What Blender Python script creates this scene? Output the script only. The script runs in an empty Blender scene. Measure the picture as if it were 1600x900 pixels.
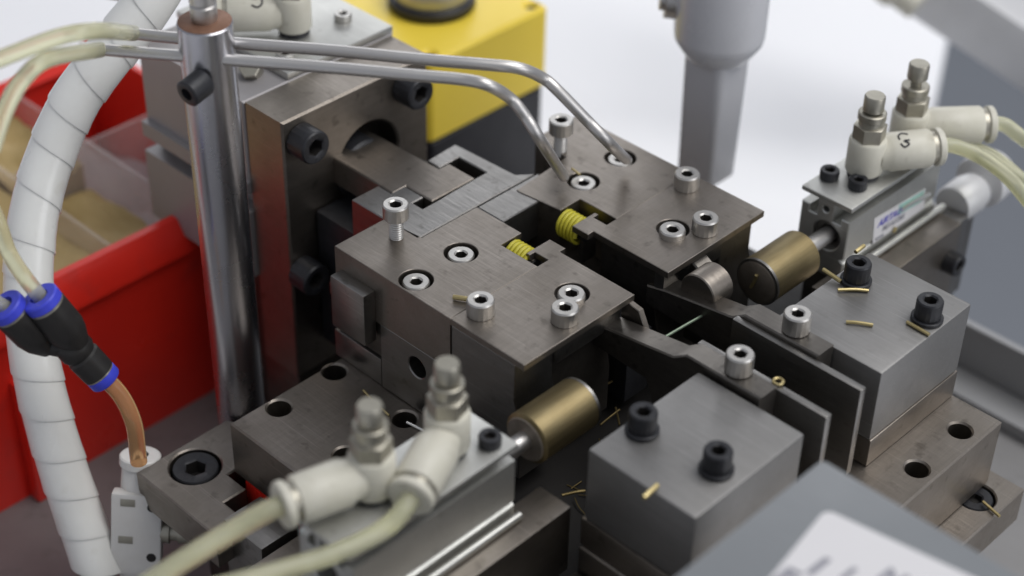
import bpy, bmesh, math, random
from mathutils import Vector, Matrix
from mathutils.geometry import delaunay_2d_cdt
random.seed(7)
S = 0.001                       # everything below is written in millimetres
SC = bpy.context.scene
COL = SC.collection

# ------------------------------------------------------------------ camera
F_PX, YAW, PITCH, ROLL = 2790.15, math.radians(43.400), math.radians(37.006), math.radians(1.365)
_f = Vector((-math.sin(YAW)*math.cos(PITCH), math.cos(YAW)*math.cos(PITCH), -math.sin(PITCH)))
_r = Vector((math.cos(YAW), math.sin(YAW), 0)); _u = _r.cross(_f)
CR = math.cos(ROLL)*_r + math.sin(ROLL)*_u
CU = -math.sin(ROLL)*_r + math.cos(ROLL)*_u
CF = _f
CP = Vector((225.807, -243.687, 273.649))
cam = bpy.data.cameras.new("camera"); camo = bpy.data.objects.new("camera", cam); COL.objects.link(camo)
camo.matrix_world = Matrix((( CR.x, CU.x, -CF.x, CP.x*S), (CR.y, CU.y, -CF.y, CP.y*S), (CR.z, CU.z, -CF.z, CP.z*S), (0, 0, 0, 1)))
cam.sensor_width = 36.0; cam.lens = F_PX/1600*36; cam.clip_start = 0.02; cam.clip_end = 50
cam.dof.use_dof = True; cam.dof.focus_distance = 0.462; cam.dof.aperture_fstop = 7.4
SC.camera = camo

def at(px, py, x=None, y=None, z=None, t=None):
    """measured photo point -> its place in the scene on a known plane (mm)"""
    d = CF + CR*((px-800)/F_PX) - CU*((py-450)/F_PX)
    if z is not None: k = (z-CP.z)/d.z
    elif x is not None: k = (x-CP.x)/d.x
    elif y is not None: k = (y-CP.y)/d.y
    else: k = t
    return CP + d*k

# ------------------------------------------------------------------ light
w = bpy.data.worlds.new("World"); SC.world = w; w.use_nodes = True
bg = w.node_tree.nodes["Background"]; bg.inputs[0].default_value = (0.86, 0.90, 1.0, 1); bg.inputs[1].default_value = 0.37
def area(name, loc, look, sx, sy, power, col):
    l = bpy.data.lights.new(name, 'AREA'); l.shape = 'RECTANGLE'; l.size = sx; l.size_y = sy; l.energy = power; l.color = col
    o = bpy.data.objects.new(name, l); COL.objects.link(o); o.location = loc
    o.rotation_euler = (Vector(look)-Vector(loc)).to_track_quat('-Z', 'Y').to_euler()
    return o
area("ceiling_light", (0.62, 0.58, 1.5), (0, 0.15, 0), 1.5, 1.0, 22.8, (1.0, 0.985, 0.965))
area("far_sheen_light", (-1.55, 1.55, 0.80), (0, 0.05, 0), 1.8, 0.6, 11, (0.97, 0.98, 1.0))  # added area light that gives the steel tops their sheen, no window known
area("side_fill_light", (1.6, 0.45, 0.42), (0, 0.05, 0), 1.0, 0.7, 6, (0.97, 0.98, 1.0))  # added area light that brightens the right-hand faces, source unseen
SC.view_settings.view_transform = 'Standard'; SC.view_settings.look = 'None'
SC.view_settings.exposure = 0.0; SC.view_settings.gamma = 1.0; SC.view_settings.use_curve_mapping = False

# ------------------------------------------------------------------ materials
def mat(name, col, rough=0.5, metal=0.0, col2=None, scale=120, amt=0.5, bump=0.0, bscale=900, rvar=0.1,
        grind=None, coat=0.0, trans=0.0, alpha=1.0, sss=0.0, ior=1.45, specks=None, spec=None, lines=None, scr=None):
    m = bpy.data.materials.new(name); m.use_nodes = True
    nt = m.node_tree; N = nt.nodes; L = nt.links; b = N["Principled BSDF"]
    b.inputs["Metallic"].default_value = metal; b.inputs["IOR"].default_value = ior
    b.inputs["Coat Weight"].default_value = coat; b.inputs["Coat Roughness"].default_value = 0.15
    b.inputs["Transmission Weight"].default_value = trans; b.inputs["Alpha"].default_value = alpha
    if spec is not None: b.inputs["Specular IOR Level"].default_value = spec
    if sss: 
        b.inputs["Subsurface Weight"].default_value = sss; b.inputs["Subsurface Scale"].default_value = 0.002
        b.inputs["Subsurface Radius"].default_value = (1, 1, 1)
    tc = N.new("ShaderNodeTexCoord"); oi = N.new("ShaderNodeObjectInfo")
    off = N.new("ShaderNodeVectorMath"); off.operation = 'MULTIPLY_ADD'
    cx = N.new("ShaderNodeCombineXYZ")
    for i in range(3): L.new(oi.outputs["Random"], cx.inputs[i])
    L.new(cx.outputs[0], off.inputs[0]); off.inputs[1].default_value = (0.31, 0.17, 0.23); L.new(tc.outputs["Object"], off.inputs[2])
    n1 = N.new("ShaderNodeTexNoise"); n1.inputs["Scale"].default_value = scale; n1.inputs["Detail"].default_value = 5; n1.inputs["Roughness"].default_value = 0.62
    L.new(off.outputs[0], n1.inputs["Vector"])
    rp = N.new("ShaderNodeMapRange"); rp.inputs[1].default_value = 0.35; rp.inputs[2].default_value = 0.68
    L.new(n1.outputs[0], rp.inputs[0])
    mx = N.new("ShaderNodeMix"); mx.data_type = 'RGBA'
    c2 = col2 or tuple(c*0.8 for c in col)
    mx.inputs[6].default_value = (*col, 1); mx.inputs[7].default_value = (*c2, 1)
    mu = N.new("ShaderNodeMath"); mu.operation = 'MULTIPLY'; mu.inputs[1].default_value = amt
    L.new(rp.outputs[0], mu.inputs[0]); L.new(mu.outputs[0], mx.inputs[0])
    colout = mx.outputs[2]
    if specks:
        n3 = N.new("ShaderNodeTexNoise"); n3.inputs["Scale"].default_value = specks[1]; n3.inputs["Detail"].default_value = 3
        L.new(off.outputs[0], n3.inputs["Vector"])
        r3 = N.new("ShaderNodeMapRange"); r3.inputs[1].default_value = 0.62; r3.inputs[2].default_value = 0.74; r3.inputs[4].default_value = specks[2]
        L.new(n3.outputs[0], r3.inputs[0])
        m3 = N.new("ShaderNodeMix"); m3.data_type = 'RGBA'; m3.inputs[7].default_value = (*specks[0], 1)
        L.new(r3.outputs[0], m3.inputs[0]); L.new(colout, m3.inputs[6]); colout = m3.outputs[2]
    rin = n1.outputs[0]
    if scr:
        for ang, frq in ((0.5, 37), (2.2, 29), (1.3, 43)):
            mp3 = N.new("ShaderNodeMapping"); mp3.inputs["Rotation"].default_value = (0.2, 0.3, ang); mp3.inputs["Scale"].default_value = (frq, frq*75, frq*75); L.new(off.outputs[0], mp3.inputs[0])
            n5 = N.new("ShaderNodeTexNoise"); n5.inputs["Scale"].default_value = 1.0; n5.inputs["Detail"].default_value = 1.5; L.new(mp3.outputs[0], n5.inputs["Vector"])
            r5 = N.new("ShaderNodeMapRange"); r5.inputs[1].default_value = 0.70; r5.inputs[2].default_value = 0.76; r5.inputs[4].default_value = scr; L.new(n5.outputs[0], r5.inputs[0])
            m5 = N.new("ShaderNodeMix"); m5.data_type = 'RGBA'; m5.inputs[7].default_value = (*[min(1, c*1.75) for c in col], 1)
            L.new(r5.outputs[0], m5.inputs[0]); L.new(colout, m5.inputs[6]); colout = m5.outputs[2]
    if lines:
        mp2 = N.new("ShaderNodeMapping"); mp2.inputs["Scale"].default_value = lines[0]; L.new(off.outputs[0], mp2.inputs[0])
        n4 = N.new("ShaderNodeTexNoise"); n4.inputs["Scale"].default_value = 1.0; n4.inputs["Detail"].default_value = 4; n4.inputs["Roughness"].default_value = 0.7
        L.new(mp2.outputs[0], n4.inputs["Vector"])
        r4 = N.new("ShaderNodeMapRange"); r4.inputs[1].default_value = 0.3; r4.inputs[2].default_value = 0.7; r4.inputs[3].default_value = 1-lines[1]; r4.inputs[4].default_value = 1+lines[1]
        L.new(n4.outputs[0], r4.inputs[0])
        v4 = N.new("ShaderNodeVectorMath"); v4.operation = 'SCALE'; L.new(colout, v4.inputs[0]); L.new(r4.outputs[0], v4.inputs["Scale"]); colout = v4.outputs[0]
        ad = N.new("ShaderNodeMath"); ad.operation = 'MULTIPLY_ADD'; ad.inputs[1].default_value = 0.5; L.new(n4.outputs[0], ad.inputs[0])
        hf = N.new("ShaderNodeMath"); hf.operation = 'MULTIPLY'; hf.inputs[1].default_value = 0.5; L.new(n1.outputs[0], hf.inputs[0]); L.new(hf.outputs[0], ad.inputs[2]); rin = ad.outputs[0]
    L.new(colout, b.inputs["Base Color"])
    rr = N.new("ShaderNodeMapRange"); rr.inputs[3].default_value = max(0.03, rough-rvar); rr.inputs[4].default_value = min(1, rough+rvar)
    L.new(rin, rr.inputs[0]); L.new(rr.outputs[0], b.inputs["Roughness"])
    hs = []
    if bump:
        n2 = N.new("ShaderNodeTexNoise"); n2.inputs["Scale"].default_value = bscale; n2.inputs["Detail"].default_value = 3
        if grind:
            mp = N.new("ShaderNodeMapping"); mp.inputs["Scale"].default_value = grind; L.new(off.outputs[0], mp.inputs[0]); L.new(mp.outputs[0], n2.inputs["Vector"])
        else: L.new(off.outputs[0], n2.inputs["Vector"])
        bp = N.new("ShaderNodeBump"); bp.inputs["Strength"].default_value = bump; bp.inputs["Distance"].default_value = 0.0002
        L.new(n2.outputs[0], bp.inputs["Height"]); L.new(bp.outputs[0], b.inputs["Normal"])
    return m

M = {}
M['steel'] = mat("aged_ground_steel", (0.30, 0.270, 0.240), 0.42, 1.0, (0.20, 0.176, 0.15), 60, 0.7, 0.3, 500, 0.14, (0.25, 1.6, 1), specks=((0.10, 0.085, 0.07), 230, 0.5), lines=((1900, 80, 900), 0.07), scr=0.3)
M['steel_dark'] = mat("dark_steel", (0.18, 0.166, 0.15), 0.40, 0.95, (0.105, 0.097, 0.088), 90, 0.7, 0.25, 500, 0.12, (1.6, 0.25, 1), specks=((0.04, 0.035, 0.03), 260, 0.5), lines=((90, 2000, 900), 0.12))  # darker tone for the arms, supports and inner parts
M['steel_grey'] = mat("grey_ground_steel", (0.31, 0.30, 0.288), 0.35, 1.0, (0.225, 0.217, 0.205), 70, 0.7, 0.3, 500, 0.13, (0.3, 2, 1), specks=((0.12, 0.11, 0.10), 240, 0.5), lines=((80, 1700, 900), 0.07), scr=0.3)
M['block'] = mat("bright_milled_steel", (0.285, 0.28, 0.275), 0.50, 0.85, (0.225, 0.22, 0.215), 50, 0.7, 0.2, 400, 0.08, (0.3, 2, 1), specks=((0.20, 0.195, 0.19), 260, 0.3), lines=((70, 1500, 1500), 0.06), scr=0.35)
M['alu'] = mat("anodised_aluminium", (0.55, 0.55, 0.525), 0.45, 0.88, (0.44, 0.44, 0.42), 90, 0.5, 0.12, 700, 0.06, specks=((0.26, 0.25, 0.23), 240, 0.3), scr=0.4)
M['satin'] = mat("satin_chrome", (0.62, 0.62, 0.63), 0.48, 0.3, (0.56, 0.56, 0.57), 90, 0.5, 0.1, 700, 0.05)
M['alu_grey'] = mat("grey_aluminium", (0.36, 0.345, 0.35), 0.5, 0.4, (0.32, 0.305, 0.31), 40, 0.6, 0.1, 700, 0.06)
M['chrome'] = mat("polished_shaft", (0.50, 0.50, 0.535), 0.27, 1.0, (0.36, 0.36, 0.39), 50, 0.5, 0.05, 400, 0.04)
M['stainless'] = mat("stainless_tube", (0.60, 0.585, 0.57), 0.42, 1.0, (0.52, 0.5, 0.485), 70, 0.5, 0.05, 600, 0.05)
M['screw'] = mat("bright_screw", (0.60, 0.585, 0.56), 0.42, 1.0, (0.47, 0.455, 0.43), 300, 0.6, 0.1, 900, 0.1)
M['recess'] = mat("screw_recess", (0.06, 0.055, 0.05), 0.5, 0.6)  # shade inside the screw sockets put into the colour
M['black'] = mat("black_oxide", (0.030, 0.031, 0.036), 0.42, 0.25, (0.018, 0.018, 0.02), 300, 0.7, 0.2, 1200, 0.1)
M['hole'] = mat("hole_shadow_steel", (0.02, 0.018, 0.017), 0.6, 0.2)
M['rust'] = mat("rusty_end_face", (0.24, 0.13, 0.085), 0.6, 0.4, (0.16, 0.08, 0.05), 250, 0.8, 0.3, 900)
M['brass'] = mat("brass", (0.265, 0.215, 0.118), 0.50, 1.0, (0.22, 0.17, 0.085), 90, 0.7, 0.2, 500, 0.08, (2, 0.3, 2), lines=((900, 60, 900), 0.12))
M['brass_end'] = mat("oiled_brass_end", (0.30, 0.265, 0.225), 0.48, 0.7, (0.18, 0.15, 0.12), 200, 0.7, 0.2, 700)
M['pin'] = mat("gold_wire", (0.52, 0.43, 0.22), 0.40, 0.85, (0.40, 0.32, 0.14), 400, 0.6)
M['dull_pin'] = mat("dull_gold_wire", (0.26, 0.20, 0.09), 0.5, 0.85, (0.16, 0.12, 0.05), 400, 0.6)  # darker, duller gold for scraps low in the gaps
M['silver'] = mat("silver_wire", (0.85, 0.84, 0.80), 0.25, 1.0)
M['wire_green'] = mat("greenish_wire", (0.20, 0.25, 0.19), 0.45, 0.6, (0.15, 0.19, 0.14), 300, 0.6)
M['spring'] = mat("yellow_spring_paint", (0.60, 0.54, 0.045), 0.45, 0.0, (0.46, 0.41, 0.03), 300, 0.6)
M['cream'] = mat("cream_plastic", (0.62, 0.60, 0.52), 0.45, 0.0, (0.54, 0.52, 0.43), 110, 0.7, 0.1, 800, sss=0.15, specks=((0.33, 0.30, 0.23), 200, 0.35))
M['white_pl'] = mat("white_plastic", (0.70, 0.69, 0.67), 0.42, 0.0, (0.62, 0.60, 0.57), 110, 0.6, 0.1, 800, sss=0.15)
M['nickel'] = mat("dull_nickel", (0.42, 0.40, 0.34), 0.42, 0.85, (0.33, 0.31, 0.26), 200, 0.7, 0.15, 900)
M['tube'] = mat("cream_air_tube", (0.88, 0.87, 0.65), 0.20, 0.0, (0.82, 0.81, 0.57), 60, 0.6, 0.03, 300, coat=0.3, trans=0.7, ior=1.2, sss=0.15)
M['tube_or'] = mat("orange_air_tube", (0.84, 0.54, 0.28), 0.16, 0.0, (0.78, 0.46, 0.22), 60, 0.6, coat=0.3, trans=0.7, ior=1.2)
M['wrap'] = mat("white_spiral_wrap", (0.88, 0.88, 0.85), 0.30, 0.0, (0.79, 0.785, 0.75), 45, 0.7, 0.15, 300, sss=0.2, coat=0.3, specks=((0.62, 0.59, 0.52), 120, 0.3))
M['blue'] = mat("blue_collar", (0.055, 0.07, 0.62), 0.40, 0.0, (0.04, 0.05, 0.5), 120, 0.5)
M['blackpl'] = mat("black_plastic", (0.016, 0.015, 0.015), 0.45, 0.0, (0.024, 0.022, 0.02), 200, 0.6, 0.15, 900)
M['red'] = mat("red_bin_plastic", (0.72, 0.026, 0.014), 0.30, 0.0, (0.62, 0.018, 0.012), 40, 0.5, 0.1, 500, specks=((0.45, 0.03, 0.025), 90, 0.4))
M['clear'] = mat("clear_divider", (0.72, 0.66, 0.64), 0.25, 0.0, alpha=0.22)
M['tan'] = mat("brass_blanks", (0.44, 0.32, 0.135), 0.62, 0.0, (0.36, 0.255, 0.10), 90, 0.7, 0.4, 500)
M['bag'] = mat("milky_bag", (0.62, 0.58, 0.60), 0.4, 0.0, (0.5, 0.46, 0.48), 50, 0.8, 0.4, 120)
M['yellow'] = mat("yellow_box_plastic", (0.92, 0.69, 0.07), 0.40, 0.0, (0.86, 0.63, 0.06), 40, 0.5, 0.05, 600)
M['navy'] = mat("black_box_plastic", (0.016, 0.016, 0.021), 0.45, 0.0)
M['white'] = mat("white_laminate", (0.87, 0.875, 0.90), 0.5, 0.0, (0.85, 0.855, 0.88), 8, 0.5, 0.02, 200)
M['plate'] = mat("grey_bed_plate", (0.27, 0.265, 0.265), 0.48, 0.35, (0.22, 0.215, 0.215), 30, 0.7, 0.15, 400, specks=((0.18, 0.17, 0.17), 120, 0.4))
M['floor'] = mat("grey_floor", (0.20, 0.215, 0.24), 0.6, 0.0, (0.18, 0.19, 0.215), 3, 0.6)
M['rail'] = mat("bright_rail", (0.36, 0.36, 0.365), 0.5, 0.6, (0.31, 0.31, 0.315), 40, 0.5, 0.1, 500)
M['cover'] = mat("grey_painted_cover", (0.185, 0.197, 0.21), 0.42, 0.0, (0.165, 0.177, 0.19), 40, 0.5, 0.06, 900, scr=0.25)
M['paper'] = mat("white_label", (0.66, 0.65, 0.665), 0.5, 0.0, (0.63, 0.62, 0.635), 60, 0.4)
M['inkblue'] = mat("blue_ink", (0.11, 0.10, 0.46), 0.5)
M['inkgrey'] = mat("grey_ink", (0.26, 0.26, 0.30), 0.5)
M['inkteal'] = mat("teal_print", (0.36, 0.58, 0.53), 0.5)
M['ink'] = mat("black_marker", (0.03, 0.03, 0.035), 0.6)
M['nozzle'] = mat("grey_satin_plastic", (0.68, 0.685, 0.72), 0.26, 0.0, (0.62, 0.625, 0.66), 40, 0.6, 0.05, 300, 0.06, coat=0.3)

# ------------------------------------------------------------------ geometry helpers (mm, scene coordinates)
class G:
    def __init__(s): s.v = []; s.f = []; s.mi = []
    def add(s, vs, fs, mi=0):
        o = len(s.v); s.v += [Vector(p) for p in vs]; s.f += [tuple(i+o for i in f) for f in fs]; s.mi += [mi]*len(fs); return s
    def box(s, x0, x1, y0, y1, z0, z1, bev=0.3, mi=0):
        x0, x1 = sorted((x0, x1)); y0, y1 = sorted((y0, y1)); z0, z1 = sorted((z0, z1))
        bm = bmesh.new(); bmesh.ops.create_cube(bm, size=1)
        for v in bm.verts: v.co = Vector(((x0+x1)/2+v.co.x*(x1-x0), (y0+y1)/2+v.co.y*(y1-y0), (z0+z1)/2+v.co.z*(z1-z0)))
        if bev: bmesh.ops.bevel(bm, geom=bm.edges[:], offset=bev, segments=2, profile=0.6, affect='EDGES')
        bm.verts.index_update(); s.add([v.co.copy() for v in bm.verts], [[v.index for v in f.verts] for f in bm.faces], mi); bm.free(); return s
    def lathe(s, p, axis, prof, seg=28, mi=0, caps=True, knurl=None):
        """prof: [(t along axis, radius)]"""
        p = Vector(p); a = Vector(axis).normalized(); e1 = a.orthogonal().normalized(); e2 = a.cross(e1)
        vs = []; fs = []
        for k, (t, r) in enumerate(prof):
            for i in range(seg):
                q = 2*math.pi*i/seg; rr = r*(0.965 if knurl and i % 2 and knurl[0] <= k <= knurl[1] else 1)
                vs.append(p + a*t + (e1*math.cos(q)+e2*math.sin(q))*rr)
        for k in range(len(prof)-1):
            for i in range(seg):
                j = (i+1) % seg; fs.append((k*seg+i, k*seg+j, (k+1)*seg+j, (k+1)*seg+i))
        if caps:
            fs.append(tuple(range(seg-1, -1, -1))); n = (len(prof)-1)*seg; fs.append(tuple(n+i for i in range(seg)))
        return s.add(vs, fs, mi)
    def cyl(s, p0, p1, r, r1=None, seg=28, bev=0.3, mi=0):
        p0 = Vector(p0); p1 = Vector(p1); L = (p1-p0).length; r1 = r if r1 is None else r1
        pr = [(0, r-bev), (bev, r), (L-bev, r1), (L, r1-bev)] if bev else [(0, r), (L, r1)]
        return s.lathe(p0, p1-p0, pr, seg, mi)
    def hexnut(s, p, axis, r, h, mi=0): return s.lathe(p, axis, [(0, r*0.94), (0.25, r), (h-0.25, r), (h, r*0.9)], 6, mi)
    def tube(s, pts, r, seg=16, per=10, mi=0, rfun=None, closed_caps=True):
        P = spline(pts, per); n = len(P); T = [(P[min(i+1, n-1)]-P[max(i-1, 0)]).normalized() for i in range(n)]
        e = T[0].orthogonal().normalized(); vs = []; fs = []; acc = 0
        for i in range(n):
            if i: acc += (P[i]-P[i-1]).length
            e = (e - T[i]*e.dot(T[i])).normalized(); b = T[i].cross(e)
            for k in range(seg):
                q = 2*math.pi*k/seg; rr = rfun(acc, q) if rfun else r
                vs.append(P[i] + (e*math.cos(q)+b*math.sin(q))*rr)
        for i in range(n-1):
            for k in range(seg):
                j = (k+1) % seg; fs.append((i*seg+k, i*seg+j, (i+1)*seg+j, (i+1)*seg+k))
        if closed_caps: fs.append(tuple(range(seg-1, -1, -1))); fs.append(tuple((n-1)*seg+k for k in range(seg)))
        return s.add(vs, fs, mi)
    def prism(s, outer, holes=(), lo=0, hi=1, bev=0.3, axis='z', mi=0):
        """polygon with holes, extruded from lo to hi. axis z: (x,y); axis y: (x,z); axis x: (y,z)"""
        def area2(l): return sum(l[i][0]*l[(i+1) % len(l)][1]-l[(i+1) % len(l)][0]*l[i][1] for i in range(len(l)))
        loops = [list(outer) if area2(outer) > 0 else list(outer)[::-1]] + [list(h) if area2(h) < 0 else list(h)[::-1] for h in holes]
        def inset(l, d):
            r = []; n = len(l)
            for i in range(n):
                a, b, c = Vector(l[i-1]), Vector(l[i]), Vector(l[(i+1) % n])
                d1 = (b-a).normalized(); d2 = (c-b).normalized(); n1 = Vector((-d1.y, d1.x)); n2 = Vector((-d2.y, d2.x))
                m = n1+n2; m = m/max(0.35, m.length_squared)*2 if m.length > 1e-6 else n1
                r.append(tuple(b+m*d))
            return r
        def P(q, h): return {'z': (q[0], q[1], h), 'y': (q[0], h, q[1]), 'x': (h, q[0], q[1])}[axis]
        for l in loops:
            n = len(l); li = inset(l, bev)
            vs = [P(q, lo) for q in li]+[P(q, lo+bev) for q in l]+[P(q, hi-bev) for q in l]+[P(q, hi) for q in li]
            fs = [(k*n+i, k*n+(i+1) % n, (k+1)*n+(i+1) % n, (k+1)*n+i) for k in range(3) for i in range(n)]
            s.add(vs, fs, mi)
        allv = []; ed = []
        for l in loops:
            li = inset(l, bev); o = len(allv); allv += [Vector(q) for q in li]; ed += [(o+i, o+(i+1) % len(li)) for i in range(len(li))]
        r = delaunay_2d_cdt(allv, ed, [], 0, 1e-6)
        def inside(f):
            q = sum((r[0][i] for i in f), Vector((0, 0)))/len(f); c = False
            for a, b in ed:
                a = allv[a]; b = allv[b]
                if (a.y > q.y) != (b.y > q.y) and q.x < (b.x-a.x)*(q.y-a.y)/(b.y-a.y)+a.x: c = not c
            return c
        tris = [f for f in r[2] if inside(f)]
        for h, flip in ((lo, True), (hi, False)):
            s.add([P(q, h) for q in r[0]], [tuple(reversed(f)) if flip else tuple(f) for f in tris], mi)
        return s
    def xf(s, m): s.v = [m @ p for p in s.v]; return s

def spline(pts, per=10):
    pts = [Vector(p) for p in pts]
    if len(pts) == 2: return [pts[0].lerp(pts[1], i/per) for i in range(per+1)]
    Q = [2*pts[0]-pts[1]]+pts+[2*pts[-1]-pts[-2]]; out = []
    for i in range(1, len(Q)-2):
        a, b, c, d = Q[i-1:i+3]
        for k in range(per):
            t = k/per; out.append(0.5*((2*b)+(c-a)*t+(2*a-5*b+4*c-d)*t*t+(3*b-a-3*c+d)*t**3))
    out.append(pts[-1]); return out
def circ(x, y, r, n=28): return [(x+r*math.cos(2*math.pi*i/n), y+r*math.sin(2*math.pi*i/n)) for i in range(n)]

ORG = {}
def mesh_of(name, g, mats, org, smooth=38):
    me = bpy.data.meshes.new(name)
    me.from_pydata([tuple((p-org)*S) for p in g.v], [], g.f)
    for m in (mats if isinstance(mats, (list, tuple)) else [mats]): me.materials.append(M[m])
    me.polygons.foreach_set("material_index", g.mi)
    bm = bmesh.new(); bm.from_mesh(me); bmesh.ops.remove_doubles(bm, verts=bm.verts, dist=1e-7); bmesh.ops.recalc_face_normals(bm, faces=bm.faces); bm.to_mesh(me); bm.free()
    me.polygons.foreach_set("use_smooth", [True]*len(me.polygons)); me.set_sharp_from_angle(angle=math.radians(smooth))
    me.update(); return me
def setp(o, label=None, cat=None, group=None, kind=None):
    for k, v in (("label", label), ("category", cat), ("group", group), ("kind", kind)):
        if v: o[k] = v
    return o
def thing(name, label, cat, loc, group=None):
    o = bpy.data.objects.new(name, None); o.empty_display_size = 0.01; COL.objects.link(o)
    o.location = Vector(loc)*S; ORG[o] = Vector(loc); return setp(o, label, cat, group)
def part(name, g, mats, parent, label=None, smooth=38):
    org = ORG[parent]; o = bpy.data.objects.new(name, mesh_of(name, g, mats, org, smooth)); COL.objects.link(o)
    o.parent = parent; ORG[o] = org
    return setp(o, label)
def solo(name, g, mats, label=None, cat=None, loc=None, group=None, kind=None, smooth=38):
    loc = Vector(loc) if loc is not None else sum((p for p in g.v), Vector())/len(g.v)
    o = bpy.data.objects.new(name, mesh_of(name, g, mats, loc, smooth)); COL.objects.link(o); o.location = loc*S; ORG[o] = loc
    return setp(o, label, cat, group, kind)

_SM = {}
def screw_mesh(r, h, key, mats, shank=0.0, sr=None):
    """socket head cap screw, head standing on z=0, hexagon socket in the top"""
    k = (r, h, key, mats, shank)
    if k in _SM: return _SM[k]
    g = G(); n = 36; b = min(0.5, r*0.12)
    def ring(rad, z, alt=1.0): return [Vector((rad*(alt if i % 2 else 1)*math.cos(2*math.pi*i/n), rad*(alt if i % 2 else 1)*math.sin(2*math.pi*i/n), z)) for i in range(n)]
    def hexr(rad, z):
        o = []
        for i in range(n):
            q = 2*math.pi*i/n; m = (q % (math.pi/3))-math.pi/6; rr = rad*math.cos(math.pi/6)/math.cos(m); o.append(Vector((rr*math.cos(q), rr*math.sin(q), z)))
        return o
    rows = [ring(r*0.93, 0), ring(r, 0.2, 0.965), ring(r, h-b*1.4, 0.965), ring(r*0.985, h-b), ring(r-b*0.8, h), ring(key*1.28, h), [p for p in hexr(key*1.12, h-0.35)], hexr(key*1.12, h*0.45)]
    vs = [p for rw in rows for p in rw]
    fs = []; mi = []
    for a in range(len(rows)-1):
        for i in range(n):
            j = (i+1) % n; fs.append((a*n+i, a*n+j, (a+1)*n+j, (a+1)*n+i))
    g.add(vs, fs[:6*n]); g.add([], [], 0)
    g.f += fs[6*n:]; g.mi += [1]*n
    g.f.append(tuple((len(rows)-1)*n+i for i in range(n))); g.mi.append(1)
    g.f.append(tuple(n-1-i for i in range(n))); g.mi.append(0)
    if shank: 
        pr = []; z = 0.0; sr = sr or r*0.56
        while z > -shank: pr += [(z, sr), (z-0.35, sr*0.9)]; z -= 0.7
        g.lathe((0, 0, 0), (0, 0, 1), pr, 20, 0)
    me = mesh_of("screw", g, list(mats), Vector((0, 0, 0)), 32); _SM[k] = me; return me
def screw(parent, pos, axis=(0, 0, 1), r=3.5, h=4.2, key=1.5, mats=('screw', 'recess'), shank=0.0, spin=None, name="screw"):
    o = bpy.data.objects.new(name, screw_mesh(r, h, key, mats, shank)); COL.objects.link(o); o.parent = parent
    q = Vector((0, 0, 1)).rotation_difference(Vector(axis)) @ Matrix.Rotation(random.uniform(0, 6.28) if spin is None else spin, 3, 'Z').to_quaternion()
    o.rotation_mode = 'QUATERNION'; o.rotation_quaternion = q; o.location = (Vector(pos)-ORG[parent])*S; return o
BLK = ('black', 'hole')

def text_geo(txt, size, origin, ex, ey, shear=0.0, bold=0.0, thick=0.05):
    """flat print: text laid in the plane ex, ey (unit vectors) at origin"""
    c = bpy.data.curves.new("print", 'FONT'); c.body = txt; c.size = size; c.shear = shear; c.offset = bold; c.extrude = thick
    o = bpy.data.objects.new("print", c); COL.objects.link(o); bpy.context.view_layer.update()
    me = bpy.data.meshes.new_from_object(o.evaluated_get(bpy.context.evaluated_depsgraph_get()))
    ex = Vector(ex); ey = Vector(ey); ez = ex.cross(ey); g = G()
    g.add([Vector(origin)+ex*v.co.x+ey*v.co.y+ez*v.co.z for v in me.vertices], [tuple(p.vertices) for p in me.polygons])
    bpy.data.objects.remove(o); bpy.data.meshes.remove(me); return g

# ================================================================== setting
solo('floor', G().box(-4000, 4000, -4000, 4000, -820, -800, 0), 'floor', loc=(0, 0, -800), kind='structure')
pA, pB = at(1481, 60, z=-113), at(1460, 170, z=-113)
dr = (pB-pA); pC = pB+dr*((205-pB.y)/dr.y); pD = pA-dr*6
solo('table_top', G().prism([(pD.x, pD.y), (pC.x, pC.y), (400, 205), (400, -900), (-1500, -900), (-1500, pD.y)], [], -143, -113, 1.5), 'white', loc=(0, 0, -113), kind='structure')
solo('bed_plate', G().prism([(-254, -300), (150, -300), (150, 199), (-20, 199), (-60, 180), (-254, 180)], [], -112.6, -105, 0.8), 'plate', loc=(0, 0, -105), kind='structure')
# bright edge rail behind the machine
t = thing('edge_rail', 'bright metal edge rail with an upright lip along the right rear of the machine bed', 'rail', (60, 187, -104.9))
part('ledge', G().box(-40, 150, 179, 192, -104.9, -100, 0.5), 'rail', t)
part('upright_lip', G().box(-40, 150, 192.1, 195, -104.9, -83, 0.7), 'rail', t)
# blurred frame bar top right, standing on the floor on a post
t = thing('frame_bar', 'blurred grey frame bar crossing the top right corner', 'frame', (-40, 420, -800))
a0, a1 = at(1330, -112, t=690), at(1660, 108, t=690)
dv = (a1-a0).normalized(); up = Vector((0, 0, 1)); sd = dv.cross(up).normalized()
g = G().box(-60, (a1-a0).length+160, -12, 12, -13, 13, 4)
g.xf(Matrix(((dv.x, sd.x, up.x, a0.x), (dv.y, sd.y, up.y, a0.y), (dv.z, sd.z, up.z, a0.z), (0, 0, 0, 1))))
part('bar', g, 'satin', t)
e = a1+dv*140
part('post', G().box(e.x-15, e.x+15, e.y-15, e.y+15, -800, e.z-17, 2), 'alu_grey', t)
b0 = at(1408, 6, t=668)
part('hose_end', G().lathe(b0+Vector((-16, 0, 10)), (1, 0.1, -0.45), [(0, 7), (1, 8), (14, 8), (16, 6), (24, 5.5)], 20), 'cream', t)

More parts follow.
